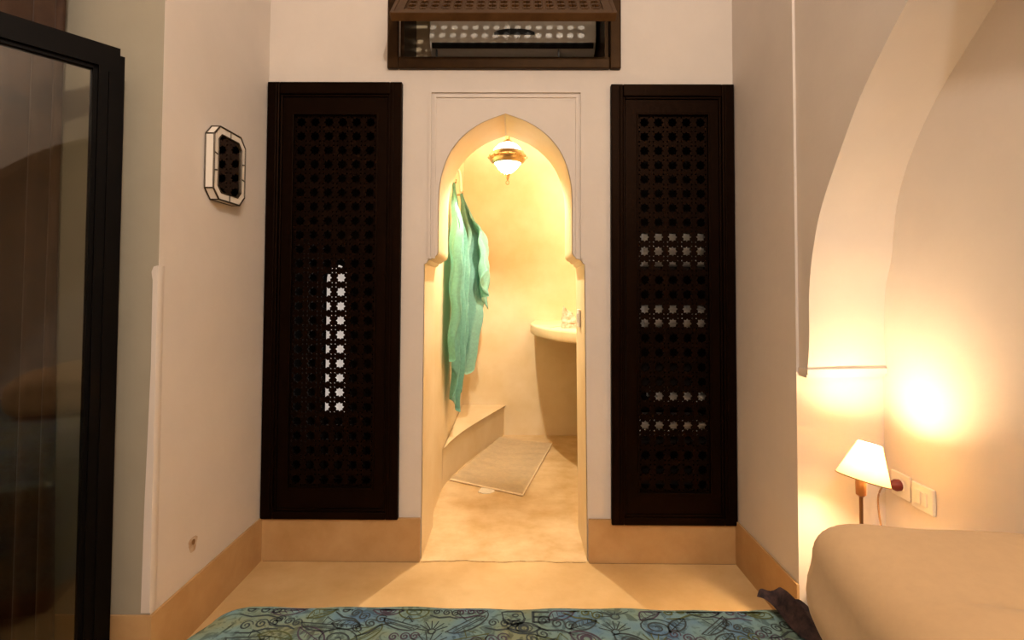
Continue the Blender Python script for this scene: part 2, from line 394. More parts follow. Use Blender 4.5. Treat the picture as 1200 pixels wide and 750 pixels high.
# inside lining of the doorway in the same polished plaster
bm = B()
lin_pts = [q for q in reversed(imp_l)]+[q for q in reversed(arch_pts())]+[q for q in reversed(imp_r)]
a = [bm.verts.new((u+(0.0025 if u < AC else -0.0025), YB+0.004, v)) for u, v in lin_pts]
b = [bm.verts.new((u+(0.0025 if u < AC else -0.0025), YBB+0.012, v)) for u, v in lin_pts]
for i in range(len(a)-1): bm.faces.new((a[i], a[i+1], b[i+1], b[i]))
struct(obj('trim_5', bm, 'tadelakt', smooth=True))
# bench: curved front
edge = spline([(XBL+0.001, 3.06, 0), (-0.395, 3.20, 0), (-0.345, 3.42, 0), (-0.27, 3.66, 0), (-0.18, 3.93, 0), (-0.085, YBATH-0.001, 0)], 5)
bm = rounded_slab([(p.x, p.y) for p in edge], [(XBL+0.001, YBATH-0.001)], 0.0, 0.235, 0.016, under=False)
bn = obj('plaster_bench', bm, 'tadelakt', smooth=True); tag(bn, 'low curved yellow plaster bench along the bathroom wall beneath the towels', 'bench')
# counter: slab with curved front running along the right side
ce = spline([(0.15, YBATH-0.001, 0), (0.12, 3.95, 0), (0.108, 3.70, 0), (0.135, 3.45, 0), (0.19, 3.25, 0), (0.285, 3.05, 0), (0.42, 2.92, 0), (0.70, 2.85, 0), (1.099, 2.83, 0)], 6)
bm = rounded_slab([(p.x, p.y) for p in ce], [(1.099, YBATH-0.001)], 0.838, 0.905, 0.013)
ct = obj('plaster_counter', bm, 'tadelakt', smooth=True); tag(ct, 'pale plaster washstand counter with a curved rounded edge beside the bathroom wall', 'counter')
bm = B(); tube(bm, [(0.196, 3.262, 0.862), (0.1905, 3.251, 0.872), (0.196, 3.262, 0.892), (0.215, 3.285, 0.9055), (0.27, 3.42, 0.9055), (0.40, 3.60, 0.9055)], 0.0014, 5)
obj('joint', bm, 'crack', ct)

# ------------------------------------------------------------------ carved lattice
def star_cell(pw, ph, th, hole=0.36, dot=0.07, dots=True):
    """one cell: eight-pointed star opening and four small lozenges; returns verts, faces"""
    bm = B(); loops = []
    st = []
    for i in range(16):
        r = hole if i % 2 == 0 else hole*0.72
        a = 2*PI*i/16; st.append((r*math.cos(a)*pw, r*math.sin(a)*ph))
    hs = [st]
    if dots:
        for sx in (-1, 1):
            for sy in (-1, 1):
                cx, cy = sx*0.355*pw, sy*0.355*ph
                hs.append([(cx+dot*pw*math.cos(a), cy+dot*ph*math.sin(a)) for a in (0, PI/2, PI, 3*PI/2)])
    slab(bm, rect(-pw/2, pw/2, -ph/2, ph/2), hs, lambda u, v, t: (u, t, v), 0.0, th)
    return bm
def lattice_mesh(name, nx, nz, pw, ph, th, material, origin, M=None, **k):
    cell = star_cell(pw, ph, th, **k)
    bmesh.ops.recalc_face_normals(cell, faces=cell.faces[:])
    tmp = bpy.data.meshes.new('cell'); cell.to_mesh(tmp); cell.free()
    vs_ = [v.co.copy() for v in tmp.vertices]; fs = [tuple(p.vertices) for p in tmp.polygons]
    bpy.data.meshes.remove(tmp)
    VV, FF = [], []
    for j in range(nz):
        for i in range(nx):
            o = Vector((origin[0]+(i+.5)*pw, origin[1], origin[2]+(j+.5)*ph)); n = len(VV)
            VV += [v+o for v in vs_]; FF += [tuple(q+n for q in f) for f in fs]
    if M is not None: VV = [M @ v for v in VV]
    me = bpy.data.meshes.new(name); me.from_pydata([tuple(v) for v in VV], [], FF); me.materials.append(MATS[material])
    return me
def frame_piece(bm, x0, x1, z0, z1, wd, y0, y1, step=True):
    pass

def cupboard(name, label, X0, X1, Z0, Z1, lx0, lx1, lz0, lz1, nx, nz, interior):
    t = thing(name, label, 'cupboard', ((X0+X1)/2, YB, Z0))
    ox, oz = (X0+X1)/2, Z0
    def L(bm):   # to local coordinates of the empty
        bmesh.ops.translate(bm, vec=(-ox, -YB, -oz), verts=bm.verts[:]); return bm
    fw = 0.052
    for (a, b, c, d, nm) in ((X0, X0+fw, Z0, Z1, 'frame_post'), (X1-fw, X1, Z0, Z1, 'frame_post'), (X0+fw, X1-fw, Z1-fw, Z1, 'frame_rail'), (X0+fw, X1-fw, Z0, Z0+fw*0.62, 'frame_rail')):
        bm = B(); box(bm, a, b, YB-0.024, YB+0.03, c, d, 0.004)
        # inner ovolo step
        if nm == 'frame_post':
            s = 1 if a == X0 else -1; e = b if s == 1 else a
            box(bm, min(e, e+s*0.010), max(e, e+s*0.010), YB-0.016, YB+0.03, Z0+fw*0.62, Z1-fw, 0.003)
            box(bm, min(e-s*0.018, e-s*0.010), max(e-s*0.018, e-s*0.010), YB-0.029, YB-0.018, Z0+0.01, Z1-0.01, 0.003)
        else:
            box(bm, a+0.010, b-0.010, YB-0.016, YB+0.03, *((c-0.010, c) if d == Z1 else (d, d+0.010)), 0.003)
        obj(nm, L(bm), 'dark_wood', t)
    # door leaf
    di = fw+0.012; dx0, dx1, dz0, dz1 = X0+di, X1-di, Z0+fw*0.62+0.012, Z1-di
    door = obj('door', L(slab(B(), rect(dx0, dx1, dz0, dz1), [rect(lx0, lx1, lz0, lz1)], lambda u, v, q: (u, q, v), YB-0.010, YB+0.020)), 'dark_wood', t)
    lat = lattice_mesh('lattice', nx, nz, (lx1-lx0)/nx, (lz1-lz0)/nz, 0.011, 'lattice_wood', (lx0-ox, 0.002, lz0-oz))
    obj('lattice', lat, 'dark_wood', door)
    bm = B(); e = 0.006
    for (a, b, c, d) in ((lx0-e, lx0+0.002, lz0-e, lz1+e), (lx1-0.002, lx1+e, lz0-e, lz1+e), (lx0, lx1, lz0-e, lz0+0.002), (lx0, lx1, lz1-0.002, lz1+e)):
        box(bm, a, b, YB-0.014, YB-0.006, c, d, 0.002)
    obj('beading', L(bm), 'dark_wood', door)
    # carcase inside the wall
    bm = B(); g = 0.002; D1 = YBB-0.004
    box(bm, X0+0.046, X0+0.054, YB+0.03, D1, oz+0.05, Z1-0.05); box(bm, X1-0.054, X1-0.046, YB+0.03, D1, oz+0.05, Z1-0.05)
    box(bm, X0+0.05, X1-0.05, D1-0.008, D1, oz+0.05, Z1-0.05); box(bm, X0+0.05, X1-0.05, YB+0.03, D1, oz+0.05, oz+0.058); box(bm, X0+0.05, X1-0.05, YB+0.03, D1, Z1-0.058, Z1-0.05)
    obj('carcase', L(bm), 'closet', t)
    interior(t, L)
    return t
def inside_left(t, L):
    # narrow arched glowing pane, made up for the pale shape behind the stars
    cx, hw, z0, z1 = -0.858, 0.049, 0.54, 1.255
    pts = [(cx-hw, z0), (cx+hw, z0)]+[(cx+hw*math.cos(a), z1-hw*1.5+hw*1.5*math.sin(a)) for a in [PI*i/14 for i in range(15)]]
    obj('added_glow_pane', L(slab(B(), pts, [], lambda u, v, q: (u, q, v), YBB-0.022, YBB-0.012)), 'added_pane_glow', t)
def inside_right(t, L):
    for z in (0.50, 0.64, 0.97, 1.24):
        obj('shelf', L(boxm(0.456, 0.879, YB+0.035, YBB-0.014, z-0.016, z, 0.002)), 'closet', t)
    obj('added_light_tube', L(tube(B(), [(0.474, YB+0.05, 0.30), (0.474, YB+0.05, 1.90)], 0.006, 8)), 'added_tube_glow', t)  # unseen tube added behind the left stile to light the linen
cupboard('lattice_cupboard', 'tall dark wooden lattice cupboard six stars wide, between the mirror wall and the archway', -1.063, -0.487, 0.175, 2.024, -0.955, -0.597, 0.302, 1.887, 6, 26, inside_left)
cupboard('lattice_cupboard', 'tall dark lattice cupboard five stars wide, between the archway and the bed niche', 0.405, 0.928, 0.160, 2.016, 0.522, 0.822, 0.289, 1.889, 5, 26, inside_right)
def folded(x0, x1, y0, y1, z0, h):
    """a folded cloth: rounded fold at the front with layers"""
    bm = B(); n = 10
    pr = []
    for i in range(n+1):
        a = PI/2+PI*i/n; pr.append((y0+h/2+h/2*math.cos(a), z0+h/2+h/2*math.sin(a)))
    pr = [(y1, z0+h)]+pr+[(y1, z0)]
    slab(bm, pr, [], lambda u, v, q: (q, u, v), x0, x1)
    return bm
for z, hs, xa, xb, shelf_name in ((0.50, (0.035, 0.028), 0.50, 0.868, 'lowest shelf'), (0.64, (0.042,), 0.62, 0.868, 'second shelf'),
                           (0.97, (0.05, 0.045), 0.565, 0.868, 'third shelf'), (1.24, (0.05, 0.045, 0.05), 0.56, 0.868, 'top shelf')):
    zz = z+0.001
    for k, h in enumerate(hs):
        o = obj('folded_linen', folded(xa, xb, YB+0.065, YB+0.26, zz, h), 'linen', smooth=True)
        pos = 'only one' if len(hs) == 1 else ('bottom one' if k == 0 else ('uppermost one' if k == len(hs)-1 else 'middle one'))
        tag(o, 'folded white linen, %s on the %s inside the lattice cupboard' % (pos, shelf_name), 'linen', 'linen on cupboard shelves'); zz += h+0.001

# ------------------------------------------------------------------ high window, its shutter, the air conditioner
wn = bpy.data.objects.new('window_1', None); C.objects.link(wn); wn['kind'] = 'structure'; wn.location = (0, 0, 0)
wn['label'] = 'high dark wooden window opening above the archway with lifted lattice shutter'
X0, X1, Z0, Z1 = -0.553, 0.449, 2.085, 2.52; fw = 0.047
for (a, b, c, d, nm) in ((X0, X0+fw, Z0, Z1, 'frame_post'), (X1-fw, X1, Z0, Z1, 'frame_post'), (X0+fw, X1-fw, Z1-fw, Z1, 'frame_rail'), (X0+fw, X1-fw, Z0, Z0+fw, 'frame_rail')):
    bm = B(); box(bm, a, b, YB-0.02, YB+0.05, c, d, 0.005)
    obj(nm, bm, 'window_wood', wn)
# wooden lining box
bm = B(); yb = 2.745
box(bm, WI[0]-0.002, WI[0]+0.016, YB+0.02, yb, WI[2], WI[3]); box(bm, WI[1]-0.016, WI[1]+0.002, YB+0.02, yb, WI[2], WI[3])
box(bm, WI[0], WI[1], YB+0.02, yb, WI[2]-0.002, WI[2]+0.012); box(bm, WI[0], WI[1], YB+0.02, yb, WI[3]-0.012, WI[3]+0.002)
box(bm, WI[0], WI[1], yb-0.01, yb, WI[2], WI[3])
obj('lining', bm, 'window_wood', wn)
obj('sill', boxm(X0+fw-0.004, X1-fw+0.004, YB-0.006, YB+0.09, Z0+fw-0.004, Z0+fw+0.010, 0.004), 'window_wood', wn)
# shutter: local frame u along x, v up the slope from the lower edge to the hinge
p0 = Vector((-0.05, 2.0, 2.186)); p1 = Vector((-0.05, 2.245, 2.440)); vd = (p1-p0); ln = vd.length; vd.normalize()
ud = Vector((1, 0, 0)); nd = ud.cross(vd)   # faces the room, upwards
SM = Matrix((ud, -nd, vd)).transposed().to_4x4(); SM.translation = p0     # local x, y (towards wall/below = +), z slope
hwid = 0.432; st = 0.044
sh = obj('shutter', slab(B(), rect(-hwid, hwid, 0, ln), [rect(-hwid+st, hwid-st, st, ln-st)], lambda u, v, q: SM @ Vector((u, q, v)), -0.012, 0.014), 'shutter_wood', wn)
npx = 17; npz = 6; pw = (2*hwid-2*st)/npx; ph = (ln-2*st)/npz
obj('lattice', lattice_mesh('shutter_lattice', npx, npz, pw, ph, 0.008, 'shutter_wood', (-hwid+st, -0.004, st), SM, hole=0.41, dot=0.075), 'shutter_wood', sh)
bm = B()
for a, b, c, d in ((-hwid, hwid, -0.006, 0.010), (-hwid-0.004, -hwid+0.012, 0, ln), (hwid-0.012, hwid+0.004, 0, ln)):
    box(bm, a, b, -0.015, 0.017, c, d, 0.003, M=SM)
obj('edge_moulding', bm, 'shutter_wood', sh)

ac = thing('air_conditioner', 'white wall air conditioner unit inside the high window recess', 'air conditioner', (-0.02, 2.60, 2.235))
def acl(bm): bmesh.ops.translate(bm, vec=(0.02, -2.60, -2.235), verts=bm.verts[:]); return bm
pr = [(2.70, 2.455), (2.46, 2.455), (2.443, 2.44), (2.438, 2.32), (2.444, 2.295), (2.47, 2.268), (2.53, 2.245), (2.70, 2.240)]
obj('body', acl(slab(B(), pr, [], lambda u, v, q: (q, u, v), -0.405, 0.372)), 'ac_white', ac, smooth=True)
obj('outlet_slot', acl(slab(B(), [(2.441, 2.294), (2.439, 2.287), (2.454, 2.272), (2.47, 2.28), (2.455, 2.292)], [], lambda u, v, q: (q, u, v), -0.395, 0.362)), 'black_plastic', ac)
bm = B(); pts = []
for i in range(13): pts.append((-0.008+0.094*(-1+2*i/12), 2.340+0.016*(1-abs(-1+2*i/12)**3)))
slab(bm, [(-0.102, 2.330)]+[(u, max(v, 2.331)) for u, v in pts]+[(0.086, 2.330)], [], lambda u, v, q: (u, q, v), 2.432, 2.440)
obj('display_cover', acl(bm), 'black_plastic', ac)
for x in (-0.375, 0.20):
    obj('clip', acl(boxm(x-0.003, x+0.003, 2.455, 2.475, 2.232, 2.270)), 'black_plastic', ac)

# ------------------------------------------------------------------ octagonal mirror on the left wall
mr = thing('octagonal_mirror', 'small octagonal wall mirror edged with pale glass panes and dark metal lines', 'mirror', (XL, 1.895, 1.575))
hy, hz, ct_ = 0.103, 0.128, 0.034; dp = 0.034
def octo(sy, sz, c): return [(-sy+c, -sz), (sy-c, -sz), (sy, -sz+c), (sy, sz-c), (sy-c, sz), (-sy+c, sz), (-sy, sz-c), (-sy, -sz+c)]
O = octo(hy, hz, ct_); I = octo(hy-0.026, hz-0.026, 0.022)
obj('backing', slab(B(), octo(hy-0.008, hz-0.008, ct_), [], lambda u, v, t: (t, u, v), 0.001, dp-0.006), 'lead', mr)
obj('mirror_glass', slab(B(), octo(hy-0.024, hz-0.024, 0.022), [], lambda u, v, t: (t, u, v), dp-0.008, dp-0.003), 'mirror', mr)
bm = B()
for loop, x, r in ((O, dp, 0.0032), (I, dp, 0.0030), (O, 0.004, 0.0026)):
    for i in range(8):
        a, b = loop[i], loop[(i+1) % 8]; tube(bm, [(x, *a), (x, *b)], r, 6)
for i in range(8): tube(bm, [(0.004, *O[i]), (dp, *O[i])], 0.0026, 6)
for i in range(8):
    n = {0: 2, 2: 3, 4: 2, 6: 3}.get(i, 1)
    a, b, c, d = O[i], O[(i+1) % 8], I[i], I[(i+1) % 8]
    for k in range(0, n+1):
        t = k/n
        if 0 < t < 1:
            tube(bm, [(dp, a[0]+(b[0]-a[0])*t, a[1]+(b[1]-a[1])*t), (dp, c[0]+(d[0]-c[0])*t, c[1]+(d[1]-c[1])*t)], 0.0024, 6)
obj('leading', bm, 'lead', mr)
for i in range(8):
    n = {0: 2, 2: 3, 4: 2, 6: 3}.get(i, 1); a, b, c, d = O[i], O[(i+1) % 8], I[i], I[(i+1) % 8]
    for k in range(n):
        L_ = lambda p, q, t: (p[0]+(q[0]-p[0])*t, p[1]+(q[1]-p[1])*t)
        q = [L_(a, b, k/n), L_(a, b, (k+1)/n), L_(c, d, (k+1)/n), L_(c, d, k/n)]
        obj('border_pane', slab(B(), q, [], lambda u, v, t: (t, u, v), dp-0.004, dp-0.0005), 'milk_glass', mr)
    q = [a, b, (b[0]*0.975, b[1]*0.98), (a[0]*0.975, a[1]*0.98)]
    bm = slab(B(), q, [], lambda u, v, t: (t, u, v), 0.004, dp-0.004)
    obj('side_pane', bm, 'milk_glass', mr)
# screw hole patch
pl = thing('wall_plug', 'small brown wall plug in a scuffed plaster patch above the baseboard', 'wall plug', (XL, 1.776, 0.295))
bm = B(); lathe(bm, [(0.0, 0.0), (0.008, 0.0), (0.009, 0.003), (0.004, 0.004), (0.0, 0.002)], 10, M=Matrix.Rotation(PI/2, 4, 'Y')); obj('plug', bm, 'cord', pl, smooth=True)
bm = B(); slab(bm, [(0.022*math.cos(a)*(1+.25*math.sin(3*a)), 0.030*math.sin(a)*(1+.2*math.cos(2*a))-0.008) for a in [2*PI*i/14 for i in range(14)]], [], lambda u, v, t: (t, u, v), -0.001, 0.0012); obj('patch', bm, 'pouch', pl)

# ------------------------------------------------------------------ lantern
ln_ = thing('hanging_lantern', 'pointed brass and glass lantern hanging lit inside the archway', 'lantern', LANTERN)
cx, cy, cz = LANTERN
R8 = 16
obj('upper_glass', lathe(B(), [(0.026, 0.088), (0.052, 0.072), (0.074, 0.050), (0.086, 0.028)], R8), 'lantern_glass', ln_, smooth=True)
obj('lower_glass', lathe(B(), [(0.078, -0.026), (0.058, -0.052), (0.036, -0.074), (0.013, -0.092)], R8), 'lantern_glass', ln_, smooth=True)
obj('band', lathe(B(), [(0.082, 0.034), (0.092, 0.030), (0.094, 0.022), (0.104, 0.012), (0.106, -0.002), (0.098, -0.016), (0.088, -0.026), (0.076, -0.032), (0.074, -0.028), (0.086, -0.02), (0.098, 0.0), (0.088, 0.024)], 24), 'brass', ln_, smooth=True)
bm = B(); bmesh.ops.create_uvsphere(bm, u_segments=8, v_segments=6, radius=0.0085)
boss = obj('boss', bm, 'brass', ln_, smooth='all', loc=(0.103, 0, 0.002))
for i in range(1, 16):
    o = boss.copy(); C.objects.link(o); o.parent = ln_; a = 2*PI*i/16; o.location = (0.103*math.cos(a), 0.103*math.sin(a), 0.002)
for i in range(8):
    a = 2*PI*(i+.5)/8; c, s = math.cos(a), math.sin(a)
    obj('rib', tube(B(), [(r*c, r*s, z) for r, z in ((0.026, 0.089), (0.053, 0.073), (0.075, 0.051), (0.087, 0.030))], 0.0016, 5), 'brass', ln_)
    obj('rib', tube(B(), [(r*c, r*s, z) for r, z in ((0.079, -0.027), (0.059, -0.053), (0.037, -0.075), (0.013, -0.093))], 0.0016, 5), 'brass', ln_)
obj('finial', lathe(B(), [(0.013, -0.088), (0.017, -0.092), (0.013, -0.099), (0.008, -0.112), (0.006, -0.122), (0.0, -0.128)], 16), 'brass', ln_, smooth=True)
bm = B(); tube(bm, [(0.009*math.cos(a), 0, -0.138+0.011*math.sin(a)) for a in [2*PI*i/14 for i in range(15)]], 0.0022, 6); obj('ring', bm, 'brass', ln_, smooth=True)
obj('cap', lathe(B(), [(0.036, 0.080), (0.030, 0.092), (0.014, 0.100), (0.011, 0.128), (0.013, 0.131), (0.0, 0.134)], 16), 'brass', ln_, smooth=True)
bm = B()
for k in range(26):
    z = 0.142+k*0.0225; ax = k % 2
    tube(bm, [((0.006*math.cos(a) if ax else 0), (0 if ax else 0.006*math.cos(a)), z+0.013*math.sin(a)) for a in [2*PI*i/10 for i in range(11)]], 0.0016, 5, cap=False)
obj('chain', bm, 'brass', ln_)
# wall sconce over the counter (out of the camera's sight, the second light of the bathroom)
sc = thing('wall_sconce', 'brass wall sconce above the washstand counter', 'wall lamp', SCONCE)
obj('arm', tube(B(), spline([(0.24, 0.0, -0.06), (0.15, 0, -0.09), (0.04, 0, -0.10), (0.0, 0, -0.07)], 5), 0.008, 8), 'brass', sc, smooth=True)
obj('bulb_globe', lathe(B(), [(0.0, -0.06)]+[(0.055*math.sin(a), -0.055*math.cos(a)) for a in [0.3+i*(PI-0.3)/10 for i in range(10)]]+[(0.0, 0.055)], 20), 'lantern_glass', sc, smooth=True)

# ------------------------------------------------------------------ towels on the bathroom wall
def towel(name, material, hook, s_bot, length, nw, ph, tip, drift, amp, lean):
    """hangs from one hook against the wall x = XBL; folds stand out from the wall, lower hem runs to a point"""
    hx, hyy, hz_ = hook; bm = B()
    def fn(u, v):
        g = smoothstep(0, 0.34, v)**0.8
        sp = 0.022+(s_bot-0.022)*g
        pk = 1-abs(u-tip)/max(tip, 1-tip)
        ll = length*(0.74+0.26*pk)+0.02*math.sin(u*23)
        z = hz_-ll*v+0.05*v*math.sin(u*9+ph)
        a = amp*(0.12+0.88*g)
        w1 = 0.5+0.5*math.sin(u*2*PI*nw+ph+0.9*v); w1 = w1**1.4
        w2 = 0.5+0.5*math.sin(u*2*PI*nw*2.7+ph*2-3*v)
        x = hx+a*(0.78*w1+0.22*w2)*(1-0.35*smoothstep(.7, 1, v))+lean*g*(1-0.6*v)+0.006*math.sin(26*v+9*u)
        y = hyy+drift*v+(u-.5)*sp+0.30*a*math.cos(u*2*PI*nw+ph+0.9*v)
        return (max(x, XBL+0.008), y, z)
    gridmesh(bm, fn, 90, 60)
    bmesh.ops.solidify(bm, geom=bm.faces[:], thickness=0.006)
    return obj(name, bm, material, smooth='all')
HOOK1, HOOK2 = (XBL+0.035, 3.24, 1.79), (XBL+0.035, 3.66, 1.80)
t1 = towel('bath_towel', 'towel_dark', (XBL+0.03, 3.24, 1.80), 0.44, 1.42, 3.4, 0.4, 0.72, -0.04, 0.085, 0.0)
tag(t1, 'long sea-green bath towel hanging to a pointed corner above the plaster bench', 'towel')
t2 = towel('bath_towel', 'towel', (XBL+0.03, 3.66, 1.81), 0.27, 1.20, 2.6, 2.6, 0.35, 0.03, 0.15, 0.035)
tag(t2, 'bulky pale aqua bath towel bunched on its hook over the longer towel', 'towel')
fl1 = B()
def flapf(u, v):
    g = smoothstep(0, .5, v)
    x = XBL+0.075+0.13*g+0.028*math.sin(u*11+2.5*v)*g+0.008*math.sin(20*v)
    y = 3.64-0.02*g-(u-.2)*0.20*g+0.02*math.cos(u*11)
    return (x, y, 1.74-(0.50+0.24*(1-u))*v+0.03*math.sin(u*8)*v)
gridmesh(fl1, flapf, 36, 36)
bmesh.ops.solidify(fl1, geom=fl1.faces[:], thickness=0.006)
obj('towel_flap', fl1, 'towel', None, smooth='all')
bpy.data.objects['towel_flap'].parent = t2
for hk, hl in ((HOOK1, 'the long pointed sea-green towel'), (HOOK2, 'the bulky aqua towel')):
    h = thing('wall_hook', 'small brass wall hook holding up '+hl, 'hook', hk, group='hooks for the bath towels')
    obj('peg', tube(B(), [(-0.035, 0, 0.0), (0.0, 0, 0.0), (0.012, 0, 0.012), (0.014, 0, 0.028)], 0.005, 8), 'brass', h, smooth=True)
    obj('plate', lathe(B(), [(0, 0), (0.016, 0), (0.014, 0.004), (0, 0.005)], 14, M=Matrix.Translation((-0.035, 0, 0)) @ Matrix.Rotation(PI/2, 4, 'Y')), 'brass', h, smooth=True)
bm = B(); tube(bm, spline([(XBL+0.012, 3.60, 1.97), (XBL+0.03, 3.60, 1.94), (XBL+0.04, 3.57, 1.86), (XBL+0.045, 3.55, 1.80)], 5), 0.010, 8)
o = obj('hanging_strap', bm, 'paper', smooth=True); tag(o, 'white cloth strap hanging above the green towels', 'strap')

# bath mat and tag, pouch, switch
def q2(u, v):
    a, b, c, d = Vector((-0.385, 3.19)), Vector((0.045, 2.955)), Vector((0.275, 3.95)), Vector((-0.115, 4.11))
    p = (a*(1-u)+b*u)*(1-v)+(d*(1-u)+c*u)*v
    return p
bm = B(); gridmesh(bm, lambda u, v: (q2(u, v).x, q2(u, v).y, 0.010+0.0025*math.sin(v*52+3*math.sin(5*u))*(0.6+0.4*math.sin(9*u))), 40, 80)
bmesh.ops.solidify(bm, geom=bm.faces[:], thickness=0.006)
rg = obj('bath_mat', bm, 'bath_mat', smooth=True); tag(rg, 'thin cream woven bath mat lying aslant on the bathroom floor', 'bath mat')
bm = B(); rim = [q2(i/20, 0) for i in range(21)]+[q2(1, i/30) for i in range(1, 31)]
tube(bm, [(p.x, p.y, 0.008) for p in rim], 0.0055, 6); obj('hem', bm, 'bath_mat', rg, smooth=True)
bm = B(); slab(bm, [(-0.205, 3.01), (-0.175, 2.985), (-0.135, 2.99), (-0.11, 3.02), (-0.125, 3.055), (-0.19, 3.075)], [], lambda u, v, t: (u, v, t), 0.001, 0.004)
o = obj('paper_scrap', bm, 'paper'); tag(o, 'little white paper scrap poking out at the edge of the bath mat', 'paper')
bm = B()
base = [(-.07, -.05), (.07, -.06), (.08, .05), (-.06, .06)]
mid = [(-.058, -.035, .05), (.062, -.04, .045), (.055, .035, .055), (-.06, .04, .06)]
top = [(-.055, 0, .135), (-.015, -.012, .10), (.03, .0, .085), (-.03, .012, .11)]
v0 = [bm.verts.new((x, y, 0.0)) for x, y in base]; v1 = [bm.verts.new(p) for p in mid]; v2 = [bm.verts.new(p) for p in top]
for a, b in ((v0, v1), (v1, v2)):
    for i in range(4): bm.faces.new((a[i], a[(i+1) % 4], b[(i+1) % 4], b[i]))
bm.faces.new(v0); bm.faces.new(v2)
bmesh.ops.subdivide_edges(bm, edges=bm.edges[:], cuts=3, use_grid_fill=True)
for v in bm.verts:
    if v.co.z > 0.004: v.co += Vector((random.uniform(-.007, .007), random.uniform(-.007, .007), random.uniform(-.004, .004)))
o = obj('crumpled_pouch', bm, 'pouch', loc=(0.335, 3.30, 0.906)); o.scale = (0.72, 0.72, 1.05); tag(o, 'crumpled light brown pouch standing on the plaster counter', 'pouch')
sw = thing('light_switch', 'small cream light switch on the inner side of the doorway', 'light switch', (0.2965, 2.43, 1.01))
obj('plate', boxm(-0.010, -0.0005, -0.036, 0.036, -0.040, 0.040, 0.003), 'white_plastic', sw)
obj('rocker', boxm(-0.014, -0.009, -0.015, 0.015, -0.022, 0.022, 0.002), 'white_plastic', sw)

# ------------------------------------------------------------------ glazed door on the left
dA, dB = Vector((-1.126, 1.481, 0)), Vector((-1.53, 0.925, 0)); dd = (dB-dA); dl = dd.length; dd.normalize()
dn = Vector((-dd.y, dd.x, 0))   # normal
if dn.dot(Vector((0, 0, 0))-dA) < 0: dn = -dn        # towards the room / camera
DZ0, DZ1 = 0.03, 1.808
def DM(u, v, t): p = dA+dd*u+dn*t; return (p.x-dA.x, p.y-dA.y, v)
gd = thing('glazed_door', 'open black-framed glass door standing in front of the brown curtain', 'door', (dA.x, dA.y, 0))
sw_ = 0.056
for (a, b, c, d, nm) in ((0.008, sw_, DZ0, DZ1, 'stile'), (dl-sw_, dl, DZ0, DZ1, 'stile'), (sw_, dl-sw_, DZ1-0.062, DZ1, 'rail'), (sw_, dl-sw_, DZ0, DZ0+0.12, 'rail')):
    bm = slab(B(), rect(a, b, c, d), [], DM, -0.022, 0.022)
    obj(nm, bm, 'black_frame', gd)
    e = 0.010
    if nm == 'stile':
        aa, bb_ = (b, b+e) if a < 0.1 else (a-e, a)
        obj('glazing_bead', slab(B(), rect(aa, bb_, DZ0+0.12, DZ1-0.062), [], DM, -0.014, 0.012), 'black_frame', gd)
    else:
        cc, dd_ = (c-e, c) if d == DZ1 else (d, d+e)
        obj('glazing_bead', slab(B(), rect(a, b, cc, dd_), [], DM, -0.014, 0.012), 'black_frame', gd)
obj('closing_rebate', slab(B(), rect(-0.010, 0.010, DZ0, DZ1-0.012), [], DM, -0.030, 0.000), 'black_frame', gd)
obj('cover_strip', slab(B(), rect(0.018, 0.034, DZ0+0.01, DZ1-0.075), [], DM, 0.020, 0.028), 'black_frame', gd)
obj('glass_pane', slab(B(), rect(sw_, dl-sw_, DZ0+0.12, DZ1-0.062), [], DM, -0.003, 0.003), 'clear_glass', gd)
# curtain
bm = B()
def curt(u, v):
    x = -1.292-0.75*u-0.012*math.sin(3*v)*(1-u); y = 1.515-0.022*math.sin(u*2*PI*9+0.5*math.sin(v*4))-0.010*math.sin(u*2*PI*4+1)
    return (x, y, 2.75-2.71*v)
gridmesh(bm, curt, 140, 30); bmesh.ops.solidify(bm, geom=bm.faces[:], thickness=0.003)
cu = obj('curtain', bm, 'curtain', smooth='all'); tag(cu, 'long dark brown curtain hanging behind the glass door', 'curtain')
rd = thing('curtain_rod', 'dark iron curtain rod holding the brown curtain', 'curtain rod', (-1.7, 1.515, 2.77))
obj('rod', tube(B(), [(-0.42, 0, 0), (0.44, 0, 0)], 0.011, 10), 'black_frame', rd, smooth=True)
for x in (-0.38, 0.40): obj('bracket', boxm(x-0.01, x+0.01, -0.01, 0.062, -0.012, 0.012, 0.002), 'black_frame', rd)

# ------------------------------------------------------------------ bed
BZ = 0.45; BY1, BY0, BX1 = 1.172, -0.22, 1.195
bed = thing('bed', 'low bed made up with a blue-green printed bedspread', 'bed', (0.3, 0.48, 0))
def bl(bm): bmesh.ops.translate(bm, vec=(-0.3, -0.48, 0), verts=bm.verts[:]); return bm
obj('base', bl(boxm(-0.60, BX1, BY0+0.04, BY1-0.05, 0.0, 0.22, 0.01)), 'table_wood', bed)
obj('mattress', bl(boxm(-0.60, BX1, BY0+0.03, BY1-0.035, 0.221, 0.432, 0.03)), 'mattress', bed)
